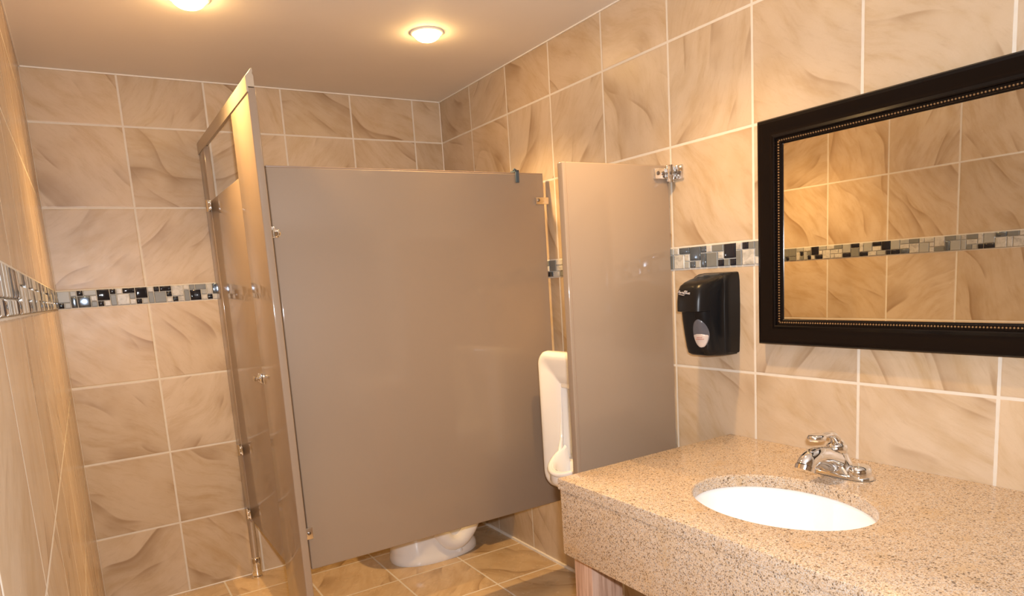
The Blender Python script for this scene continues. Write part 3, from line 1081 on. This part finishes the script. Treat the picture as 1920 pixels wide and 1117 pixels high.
# back shell: squarer casing that hugs the wall
bm = NB()
secs = [dsec(z, dp, hw, p=pp) for z, dp, hw, pp in (
    (-0.812, 0.10, 0.19, 8), (-0.80, 0.20, 0.197, 8), (-0.60, 0.215, 0.206, 8), (-0.35, 0.225, 0.210, 8), (-0.14, 0.215, 0.208, 8), (-0.085, 0.185, 0.202, 8), (-0.06, 0.12, 0.195, 8), (-0.052, 0.04, 0.18, 8))]
loft(bm, secs)
build('back_shell', bm, 'black', sd, 40)
bm = NB()
secs = [dsec(z, dp, hw, x_back=W - 0.12, p=pp) for z, dp, hw, pp in (
    (-0.395, 0.372, 0.165, 4.2), (-0.39, 0.385, 0.17, 4.4), (-0.30, 0.382, 0.172, 4.4), (-0.20, 0.367, 0.172, 4.2), (-0.155, 0.345, 0.17, 3.8), (-0.125, 0.29, 0.166, 3.4), (-0.10, 0.20, 0.16, 3.2), (-0.085, 0.10, 0.15, 3.0))]
loft(bm, secs)
pc = build('push_cover', bm, 'black', sd, 45)


def front_x(z, yy):
    """x of the body's front at offset yy from centre"""
    tab = [(-0.795, 0.375), (-0.74, 0.392), (-0.62, 0.415), (-0.48, 0.437), (-0.34, 0.452)]
    for (za, da), (zb, db) in zip(tab[:-1], tab[1:]):
        if za <= z <= zb:
            dd = da + (db - da) * (z - za) / (zb - za)
            break
    else:
        dd = 0.44
    c = min(abs(yy) / 0.195, 1.0) ** 1.9
    s = math.sqrt(max(0, 1 - c * c))
    return W - 0.002 - 0.97 * dd * s ** (2 / 3.8)


LY0 = -0.082          # lens sits toward the room side of the nose
LZ = -0.60


def patch(name, mat, z0, z1, shape, out, parent):
    """skin patch following the nose of the dispenser"""
    bm = NB()
    rows = []
    nz, ny = 22, 11
    for i in range(nz + 1):
        z = z0 + (z1 - z0) * i / nz
        hw = shape(z)
        rows.append([bm.verts.new((front_x(z, LY0 + hw * (2 * j / ny - 1)) - out - 0.008 * (1 - (2 * j / ny - 1) ** 2), DY + LY0 + hw * (2 * j / ny - 1), z)) for j in range(ny + 1)])
    for a, b in zip(rows[:-1], rows[1:]):
        for j in range(ny):
            bm.faces.new((a[j], a[j + 1], b[j + 1], b[j]))
    r = bmesh.ops.extrude_face_region(bm, geom=list(bm.faces))
    for g in r['geom']:
        if isinstance(g, bmesh.types.BMVert):
            g.co.x += 0.012
    return build(name, bm, mat, parent, 60)


def oval_shape(z):
    return max(0.072 * math.sqrt(max(0.0, 1 - ((z - LZ) / 0.135) ** 2)), 0.002)


win = patch('sight_window', 'smoke', LZ - 0.134, LZ + 0.134, oval_shape, 0.003, sd)
patch('label', 'label', LZ - 0.128, LZ - 0.004, lambda z: oval_shape(z) * min(1.0, 0.96 * math.sqrt(max(0.02, (LZ + 0.002 - z) / 0.02)) if z > LZ - 0.018 else 0.96), 0.006, win)
bm = NB()
for zz, w in ((LZ - 0.035, 0.026), (LZ - 0.052, 0.040)):
    k0 = -w
    while k0 < w:
        x = front_x(zz, LY0 + k0) - 0.016
        box(bm, x - 0.002, x + 0.003, DY + LY0 + k0, DY + LY0 + k0 + 0.006, zz - 0.005, zz + 0.004)
        k0 += 0.0095
build('label_print', bm, 'labelink', win)
# small cursive mark printed on the push cover
bm = NB()


def cover_x(z, yy):
    c = min(abs(yy) / 0.178, 1.0) ** (4.2 / 2)
    s = math.sqrt(max(0, 1 - c * c))
    return W - 0.12 - 0.362 * s ** (2 / 4.2)


strokes = [[(-.9, -.5), (-.75, .1), (-.6, .55), (-.55, -.4)], [(-.8, -.1), (-.5, 0)], [(-.45, -.3), (-.38, .1), (-.32, -.1), (-.38, -.35), (-.25, -.2)],
           [(-.22, -.3), (-.18, .1), (-.08, .12)], [(-.05, -.1), (0, .15), (.06, -.1), (0, -.35), (-.05, -.1)], [(.15, -.45), (.2, .7)],
           [(.1, .6), (.32, .75), (.36, .4), (.2, .15), (.42, 0), (.36, -.4), (.12, -.4)], [(.5, .8), (.48, .1), (.52, -.35)],
           [(.6, .15), (.6, -.25), (.7, -.3), (.74, .15), (.76, -.3)], [(.82, -.15), (.95, 0), (.9, .2), (.82, -.1), (.88, -.35), (1.0, -.3)],
           [(-.6, -.75), (.3, -.95)]]
for st in strokes:
    pts = []
    for u, v in (smoothpts([(a, b, 0) for a, b in st], 4) if len(st) > 2 else [Vector((a, b, 0)) for a, b in st]).__iter__().__class__ and [(p[0], p[1]) for p in (smoothpts([(a, b, 0) for a, b in st], 4))]:
        yy = 0.035 - u * 0.085 - v * 0.012
        z = -0.215 + v * 0.024 - u * 0.008
        pts.append((cover_x(z, yy) - 0.004 + 0.10 * max(0, z + 0.2), DY + yy, z))
    tube(bm, pts, 0.0036, 6)
build('printed_mark', bm, 'logo', pc, 60)
